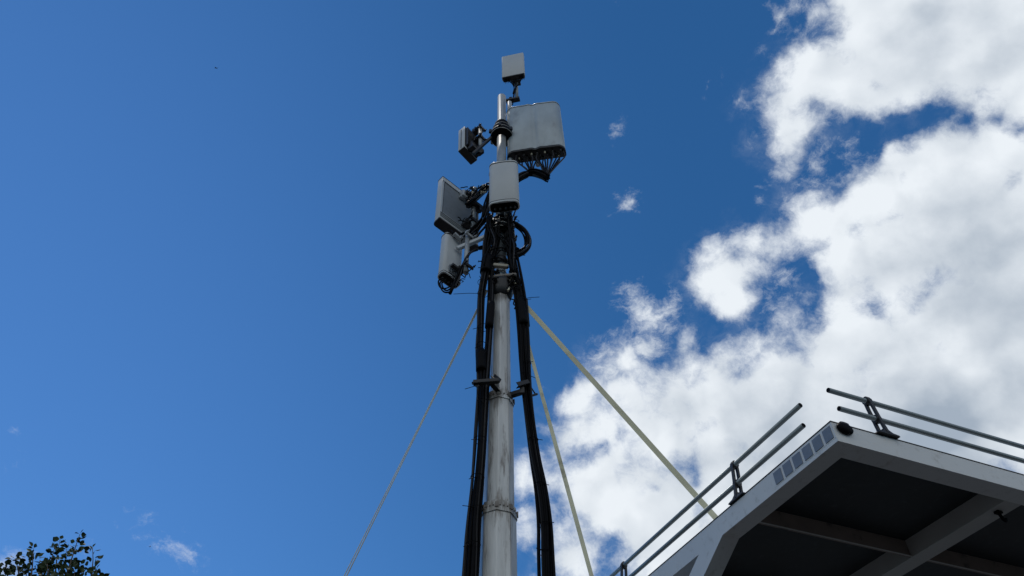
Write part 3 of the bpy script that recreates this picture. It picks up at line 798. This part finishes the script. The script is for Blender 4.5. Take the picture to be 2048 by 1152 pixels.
def tangle(root, spots, n, reach, r=.0085):
    b = MB()
    for i in range(n):
        x, y, Y = random.choice(spots)
        p = at(x + random.uniform(-5, 5), y + random.uniform(-5, 5), Y)
        pts = [p]
        d = Vector((random.gauss(0, 1), random.gauss(0, .5), random.gauss(0, 1))).normalized()
        for k in range(4):
            d = (d + Vector((random.gauss(0, .6), random.gauss(0, .3), random.gauss(-.1, .6)))).normalized()
            pts.append(pts[-1] + d * reach * random.uniform(.6, 1.2))
        b.tube(spline(pts, 4), r * random.uniform(.6, 1.2), 5)
    b.build('tangled_wires', M['black'], root)
tangle(bh, [(1004, 445, 5.82), (990, 455, 5.82), (1020, 450, 5.82), (1022, 480, 5.82), (985, 490, 5.82), (1025, 520, 5.84), (982, 520, 5.84)], 34, .055)
tangle(bg, [(950, 386, 5.9), (940, 398, 5.9), (965, 376, 5.9), (936, 376, 5.9)], 14, .035, .007)
tangle(be, [(935, 470, 5.9), (945, 476, 5.9), (930, 440, 5.9), (912, 470, 5.92)], 14, .045, .007)
tangle(bf, [(925, 545, 5.9), (915, 560, 5.9), (905, 556, 5.9)], 10, .035, .007)
b = MB(); b.tube(spline(P([(1020, 598, 5.9), (1028, 600, 5.86), (1027, 608, 5.84), (1031, 612, 5.84), (1029, 618, 5.85)]), 5), .008, 6); b.build('loose_wire', M['black'], bh)

# ---------------------------------------------------------------- guy straps
def strap(label, p, q, w, t=0.004, tw0=0.0, tw1=0.3, m='strap', name='guy_strap', sag=0.0, mid=None):
    p = Vector(p); q = Vector(q); L = (q - p).length
    d = (q - p).normalized(); toeye = (EYE - (p + q) / 2); s0 = d.cross(toeye).normalized(); u0 = s0.cross(d)
    rings = []
    N = 40
    for i in range(N + 1):
        f = i / N; c = p.lerp(q, f) + Vector((0, 0, -sag * 4 * f * (1 - f)))
        a = tw0 + (tw1 - tw0) * f + (0.12 * math.sin(f * 17))
        s_ = s0 * math.cos(a) + u0 * math.sin(a); u = d.cross(s_)
        rings.append([c + s_ * w / 2 + u * t / 2, c - s_ * w / 2 + u * t / 2, c - s_ * w / 2 - u * t / 2, c + s_ * w / 2 - u * t / 2])
    root = thing(name, label, 'strap', q, 'guy straps staying the mast')
    MB().loft(rings).build('webbing', M[m], root)
    # ground anchor peg with ratchet
    MB().tube([q + Vector((0, 0, -.0)), q + Vector((0, 0, .12))], .015, 8).torus(q + Vector((0, 0, .14)), .03, .008, 14, 6, N=(1, 0, 0)).build('ground_anchor', M['pipe'], root)
    b = MB(); b.box(p.lerp(q, 0.86), (.16, .07, .06), d, s0); b.build('ratchet', M['pipe'], root)
    return root
def ground_on(p1, p2, Yg):
    n = ray(*p1).cross(ray(*p2))
    x = -(n.y * Yg + n.z * (0.05 - 1.6)) / n.x
    return Vector((x, Yg, 0.05))
strap('pale cream flat guy strap running down to the right behind the white canopy', at(1034, 592, 5.95), ground_on((1058, 620), (1430, 1035), 9.0), .062, tw0=.35, tw1=-.15)
strap('narrow olive-cream guy strap going down between the right cable bundle and the canopy', at(1032, 600, 6.05), ground_on((1062, 710), (1183, 1152), 9.6), .052, tw0=.5, tw1=.9)
# the left stay is a looped strap: two bands that part towards the ground
pL = at(973, 583, 5.93); qL = ground_on((971, 590), (692, 1152), 7.6)
dL = (qL - pL).normalized(); sL = dL.cross(EYE - pL).normalized(); uL = sL.cross(dL)
root = thing('guy_strap', 'thin doubled grey guy strap running down to the left of the mast', 'strap', qL, 'guy straps staying the mast')
for sg in (-1, 1):
    rings = []
    for i in range(41):
        f = i / 40; c = pL.lerp(qL, f) + sL * sg * (.001 + .024 * f ** 1.0) + uL * sg * .03
        a = 0.25 + 1.02 * min(1, f * 6.0) + sg * .05
        if f > .75: a += (f - .75) * sg * 1.5
        s_ = sL * math.cos(a) + uL * math.sin(a); u = dL.cross(s_)
        rings.append([c + s_ * .014 + u * .0018, c - s_ * .014 + u * .0018, c - s_ * .014 - u * .0018, c + s_ * .014 - u * .0018])
    MB().loft(rings).build('webbing', M['strap_grey'], root)
MB().tube([qL, qL + Vector((0, 0, .12))], .015, 8).build('ground_anchor', M['pipe'], root)

# ---------------------------------------------------------------- canopy
K = at(1661, 843, 1.0); K = EYE + ray(1661, 843) * (3.8 / ray(1661, 843).z)
YC = Vector((-.394, .916, .071)).normalized()
XC = Vector((.919, .393, .032)); XC = (XC - YC * XC.dot(YC)).normalized()
ZC = XC.cross(YC)
def L(x, y, z): return K + XC * x + YC * y + ZC * z
WX, WY = 4.0, 5.2
cano = thing('canopy', 'white steel canopy roof with dark underside, standing on legs to the right of the mast', 'canopy', (K.x, K.y, 0))
def cbox(x0, x1, y0, y1, z0, z1, name, m, parent=cano, bev=0.0):
    return MB().box(L((x0 + x1) / 2, (y0 + y1) / 2, (z0 + z1) / 2), (x1 - x0, y1 - y0, z1 - z0), XC, YC, ZC, bev).build(name, m, parent)
FB = .175
H = -.178
# perimeter: white on every side
def fascia(x0, x1, y0, y1):
    f = cbox(x0, x1, y0, y1, H, -.003, 'fascia_beam', M['white'])
    return f
fascia(0, FB, 0, WY); fascia(WX - FB, WX, 0, WY); fascia(FB, WX - FB, 0, FB); fascia(FB, WX - FB, WY - FB, WY)
# thin dark lip on the top edge
b = MB()
for (x0, x1, y0, y1) in ((-.004, .03, -.004, WY), (.03, WX, -.004, .03)):
    b.box(L((x0 + x1) / 2, (y0 + y1) / 2, .0025), (x1 - x0, y1 - y0, .008), XC, YC, ZC)
b.build('edge_lip', M['dark'], cano)
cbox(.031, WX - .002, .031, WY - .002, .0, .02, 'roof_sheet', M['frame_grey'])
# cross beam and joists
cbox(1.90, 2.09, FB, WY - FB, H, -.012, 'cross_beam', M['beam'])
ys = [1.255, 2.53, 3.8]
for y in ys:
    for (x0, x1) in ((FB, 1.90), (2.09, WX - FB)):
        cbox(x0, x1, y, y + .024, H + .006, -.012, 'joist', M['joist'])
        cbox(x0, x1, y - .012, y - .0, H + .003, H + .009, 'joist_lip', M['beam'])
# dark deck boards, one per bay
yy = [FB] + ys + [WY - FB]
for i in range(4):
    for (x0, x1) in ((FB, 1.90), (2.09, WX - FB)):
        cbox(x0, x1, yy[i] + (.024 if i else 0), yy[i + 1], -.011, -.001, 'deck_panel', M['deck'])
# six blue reflective squares on the left fascia
for i in range(6):
    y1 = .112 + .1262 * i; y0 = y1 - .097 if i else .022
    q = []
    a = .0022 * i
    MB().box(L(-.004, (y0 + y1) / 2, -.080 - a * .2), (.006, y1 - y0, .108), XC, YC, ZC).build('reflector', M['blueglass'], cano)
cbox(-.0015, 0.0, -.0, .775, -.145, -.012, 'reflector_backing', M['white'])
# legs: columns with inclined knee braces in the plane of the side beams
def column(x, y, sgn, xin):
    top = [L(x, y, H), L(x + .175, y, H), L(x + .175, y + .2, H), L(x, y + .2, H)]
    bot = [Vector((p.x, p.y, 0.0)) for p in top]
    MB().loft([bot, top]).build('column', M['white'], cano)
    bp = sum(bot, Vector()) / 4
    MB().box(bp + Vector((0, 0, .012)), (.42, .42, .024), XC, YC).build('foot_plate', M['white'], cano)
def brace(x, ya, yb, yc, zc, yd, zd):
    ring = lambda xx: [L(xx, ya, H), L(xx, yb, H), L(xx, yd, zd), L(xx, yc, zc)]
    MB().loft([ring(x), ring(x + .175)]).build('knee_brace', M['white'], cano)
for x in (0.0, WX - .175):
    column(x, 3.5, 1, 0)
    brace(x, 1.555, 1.945, 3.5, H - 1.06, 3.5, H - .86)
# spotlights and guard rails sit on it
lamp = thing('flood_lamp', 'black oval lamp on the white fascia beside the canopy corner', 'lamp', tuple(L(.105, -.03, -.055)))
rings = []
c = L(.105, -.002, -.052)
for (k, s_) in ((0.0, .86), (.012, 1.0), (.026, .93), (.038, .70), (.045, .35), (.047, .05)):
    rings.append([c - YC * k + XC * math.cos(a) * .078 * s_ + ZC * math.sin(a) * .052 * s_ for a in [2 * math.pi * i / 24 for i in range(24)]])
MB().loft(rings, True, True).build('housing', M['black'], lamp)
MB().loft([[c - YC * k + XC * (math.cos(a) * .045 - .0) + ZC * (math.sin(a) * .012 + .044) for a in [2 * math.pi * i / 20 for i in range(20)]] for k in (.004, .03)], True, True).build('visor', M['dark'], lamp)
hk = thing('beam_hook', 'little black hook fixed under the cross beam of the canopy', 'hook', tuple(L(1.985, .33, H)))
c = L(1.985, .33, H)
MB().box(c - ZC * .012, (.06, .05, .022), XC, YC, ZC, bev=.004).build('plate', M['black'], hk)
MB().tube(spline([c - ZC * .02, c - ZC * .05 + XC * .012, c - ZC * .075 + XC * .02, c - ZC * .08 + XC * .045, c - ZC * .06 + XC * .05], 4), [.014] * 17, 8).build('hook', M['black'], hk)

def rail_bracket(root, base, A, lean, along, hu, hl):
    """base point, A = direction across the rail (inward), along = rail direction; hu / hl heights of the rails"""
    def pt(a, z, t): return base + A * (a + lean * z) + ZC * z + along * t
    def slab(outline, t=.016):
        b = MB(); n = len(outline)
        r1 = [pt(a, z, -t) for a, z in outline]; r2 = [pt(a, z, t) for a, z in outline]
        return r1, r2
    mb = MB()
    def strip(path, ws, t=.014):
        rings = []
        for (a, z), w in zip(path, ws):
            rings.append([pt(a - w, z, -t), pt(a + w, z, -t), pt(a + w, z, t), pt(a - w, z, t)])
        mb.loft(rings)
    strip([(-.034, .015), (-.030, .10), (-.028, .2), (-.026, .30), (-.020, hu + .012)], [.013, .0105, .010, .010, .012])
    strip([(.034, .015), (.030, .10), (.028, .2), (.026, .30), (.020, hu + .012)], [.013, .0105, .010, .010, .012])
    for z, h in ((hl, .030), (hu, .034)):
        mb.tube([pt(0, z, -.024), pt(0, z, .024)], .034, 14)
    mb.box(pt(0, .055, 0), (.05, .022, .03), (A + ZC * lean).normalized(), along)
    mb.tube([pt(0, hu + .012, -.016), pt(0, hu + .012, .016)], .031, 16)
    # foot: flares out along the edge
    rings = []
    for z, w, t in ((.0, .046, .11), (.012, .045, .105), (.022, .043, .05), (.05, .040, .020)):
        rings.append([pt(-w, z, -t), pt(w, z, -t), pt(w, z, t), pt(-w, z, t)])
    mb.loft(rings)
    mb.build('rail_bracket', M['dark'], root)
def railing(label, A, along, mk, spots, a0, a1, hu, hl, lean, au, al):
    root = thing('guard_rail', label, 'railing', tuple(mk(0, 0)), 'guard rails on the canopy roof')
    for s_ in spots:
        rail_bracket(root, mk(s_, 0), A, lean, along, hu, hl)
    for (h, st, aoff) in ((hu, a0, au), (hl, a0 + .02, al)):
        p = mk(st, 0) + A * aoff + ZC * h; q = mk(a1, 0) + A * aoff + ZC * h
        n = 16; r1, r0 = .0215, .0165
        ref = ZC; bb = along.cross(ref).normalized()
        def rg(c, r): return [c + (ref * math.cos(2 * math.pi * k / n) + bb * math.sin(2 * math.pi * k / n)) * r for k in range(n)]
        m_ = MB(); m_.loft([rg(p + along * .12, r0), rg(p, r0), rg(p, r1), rg(q, r1), rg(q, r0)], True, True)
        tb = m_.build('rail_tube', M['tube'], root)
        for (cc_, dd_) in ((p, 1), (q, -1)):
            MB().loft([rg(cc_ - along * dd_ * .003, r0 * .7), rg(cc_ - along * dd_ * .003, r1 * .93), rg(cc_ + along * dd_ * .02, r1 * .85)], True, False).build('end_plug', M['black'], tb)
    return root
railing('pair of grey tubes in black brackets along the long left edge of the canopy', XC, YC, lambda s_, z: L(.02, s_, .008), [1.245, 3.37, 4.9], .275, WY - .05, .365, .165, .12, .040, .015)
railing('pair of grey tubes in black brackets along the right front edge of the canopy', YC, XC, lambda s_, z: L(s_, .01, .008), [.56, 2.7, 3.8], .155, WX - .05, .372, .180, .06, .022, .008)

# ---------------------------------------------------------------- tree
TY = 9.0
def leaf_into(mb, p, d, size, n=None):
    """rounded, pointed leaf on a short stalk"""
    d = d.normalized()
    s_ = d.cross(Vector((random.gauss(0, 1), random.gauss(0, 1), random.gauss(0, 1)))).normalized(); u = s_.cross(d)
    out = [(0, 0), (.18, .30), (.42, .46), (.68, .40), (.88, .18), (1.05, 0), (.88, -.18), (.68, -.40), (.42, -.46), (.18, -.30)]
    base = p + d * size * .25
    fold = .22
    vs = [base + d * a * size + s_ * b_ * size * 1.05 + u * (abs(b_) * fold - a * a * .18) * size for a, b_ in out]
    o = len(mb.v)
    mid = [base + d * .42 * size + u * (-.03) * size]
    mb.add(vs, [(0, 1, 2, 3, 4, 5), (0, 5, 6, 7, 8, 9)])
    mb.add([p, p + s_ * .002, base + s_ * .002, base], [(0, 1, 2, 3)])
tree = thing('broadleaf_tree', 'tree crown of rounded dark leaves reaching into the lower left corner', 'tree', (-6.9, TY + .5, 0))
T0 = Vector((-6.9, TY + .5, 0))
trunk = spline([T0, T0 + Vector((.05, 0, 1.2)), T0 + Vector((-.05, .05, 2.6)), T0 + Vector((.05, -.05, 4.0)), T0 + Vector((.1, -.1, 5.6))], 4)
MB().tube(trunk, [.15 - .11 * i / (len(trunk) - 1) for i in range(len(trunk))], 12).build('trunk', M['bark'], tree)
limbs = MB(); lf = MB()
shoots = [
    [(132, 1165), (138, 1135), (146, 1110), (154, 1085), (160, 1068)],
    [(108, 1165), (112, 1135), (115, 1105), (120, 1080)],
    [(90, 1170), (98, 1140), (104, 1115), (109, 1096)],
    [(60, 1170), (64, 1140), (66, 1115), (67, 1097)],
    [(45, 1180), (38, 1150), (34, 1130), (30, 1116)],
    [(15, 1180), (15, 1155), (13, 1138), (10, 1130)],
    [(185, 1175), (184, 1145), (186, 1120), (185, 1096)],
    [(165, 1175), (164, 1150), (162, 1130)],
    [(125, 1175), (126, 1150), (130, 1125), (133, 1098)],
    [(80, 1178), (84, 1150), (88, 1125)], [(195, 1180), (192, 1155), (193, 1138)], [(145, 1180), (148, 1155), (150, 1140)], [(100, 1185), (96, 1150), (94, 1128)],
    [(118, 1185), (120, 1155), (112, 1120)], [(50, 1185), (52, 1160), (54, 1135)]]
top_pts = []
for k, s_ in enumerate(shoots):
    yk = TY + random.uniform(-.25, .25)
    pts = spline([at(x, y, yk) for x, y in s_], 5)
    limbs.tube(pts, [.012 - .009 * i / (len(pts) - 1) for i in range(len(pts))], 5)
    top_pts.append(pts[0])
    n = len(pts)
    for i, p in enumerate(pts):
        f = i / (n - 1)
        for r_ in range(3 if f < .6 else 2):
            if random.random() < .9:
                d = Vector((random.gauss(0, 1), random.gauss(0, .8), random.gauss(.1, .6)))
                st = p + d.normalized() * random.uniform(.0, .03 + .10 * (1 - f))
                leaf_into(lf, st, d, random.uniform(.055, .082))
    leaf_into(lf, pts[-1], Vector((.2, -.2, 1)), .055); leaf_into(lf, pts[-1], Vector((-1, -.1, .3)), .06)
for p in top_pts:                              # side twigs down to the limbs
    b0 = T0 + Vector((random.uniform(-.1, .2), random.uniform(-.2, .1), random.uniform(4.2, 5.4)))
    pts = spline([b0, b0.lerp(p, .5) + Vector((random.uniform(-.12, .12), random.uniform(-.12, .12), .12)), p], 5)
    limbs.tube(pts, [.030 - .018 * i / (len(pts) - 1) for i in range(len(pts))], 6)
cc = T0 + Vector((.05, -.35, 5.6))
for i in range(6500):
    while True:
        v = Vector((random.uniform(-1, 1), random.uniform(-1, 1), random.uniform(-1, 1)))
        if .25 < v.length < 1: break
    lump = 0.78 + .22 * math.sin(v.x * 5.1 + 1) * math.cos(v.y * 4.3) + .1 * math.sin(v.z * 7)
    p = cc + Vector((v.x * 1.35 * lump, v.y * 1.2 * lump, v.z * 1.42 * lump))
    if p.z > 6.98 + .25 * math.sin(p.x * 9.0) - .35 * abs(p.x + 6.25) : continue
    leaf_into(lf, p, Vector((random.gauss(0, 1), random.gauss(0, 1), random.gauss(-.1, .7))), random.uniform(.055, .085))
for i in range(26):
    a = i * 2.4; e = random.uniform(-.2, 1.2)
    p = cc + Vector((math.cos(a) * math.cos(e) * 1.1, math.sin(a) * math.cos(e) * .9, math.sin(e) * 1.0))
    b0 = T0 + Vector((0, 0, random.uniform(2.8, 5.2)))
    limbs.tube(spline([b0, b0.lerp(p, .5) + Vector((0, 0, .15)), p], 4), [.035 - .003 * j for j in range(9)], 6)
limbs.build('limbs', M['bark'], tree)
lf.build('crown', M['leaf'], tree)

# ---------------------------------------------------------------- birds
def bird(label, c, span, head, bank):
    root = thing('bird', label, 'bird', tuple(c), 'birds in flight')
    h = Vector(head).normalized(); up = Vector((0, 0, 1)); s_ = h.cross(up).normalized(); u = s_.cross(h)
    s_ = (s_ + u * bank).normalized(); u = s_.cross(h)
    b = MB(); c = Vector(c)
    prof = [(-.42, .004), (-.30, .03), (-.1, .055), (.08, .06), (.2, .045), (.27, .03), (.33, .03), (.38, .004)]
    b.loft([[c + h * a * span + (s_ * math.cos(t) * r_ + u * math.sin(t) * r_ * .8) * span for t in [2 * math.pi * i / 8 for i in range(8)]] for a, r_ in prof], True, True)
    for sg in (-1, 1):
        w = [(0, .12, -.10, 0), (.18, .16, -.08, .05), (.36, .08, -.10, .05), (.5, -.06, -.10, .0)]
        b.loft([[c + s_ * sg * x * span + h * a * span + u * z * span + u * .006 * span, c + s_ * sg * x * span + h * b_ * span + u * z * span + u * .004 * span, c + s_ * sg * x * span + h * b_ * span + u * z * span - u * .004 * span, c + s_ * sg * x * span + h * a * span + u * z * span - u * .006 * span] for x, a, b_, z in w])
    b.add([c - h * .36 * span + s_ * .02 * span, c - h * .52 * span + s_ * .09 * span, c - h * .52 * span - s_ * .09 * span, c - h * .36 * span - s_ * .02 * span, c - h * .5 * span + u * .01 * span], [(0, 1, 4), (1, 2, 4), (2, 3, 4), (0, 4, 3), (0, 3, 2, 1)])
    b.build('body', M['bird'], root)
bird('tiny dark bird flying high in the blue at the upper left', at(432, 136, 40), .62, (-.95, .2, .05), .9)
bird('speck of a bird in front of the small cloud at the lower left', at(300, 1093, 60), .22, (.9, .3, 0), .2)

for o in scn.objects:
    if '_o' in o: del o['_o']
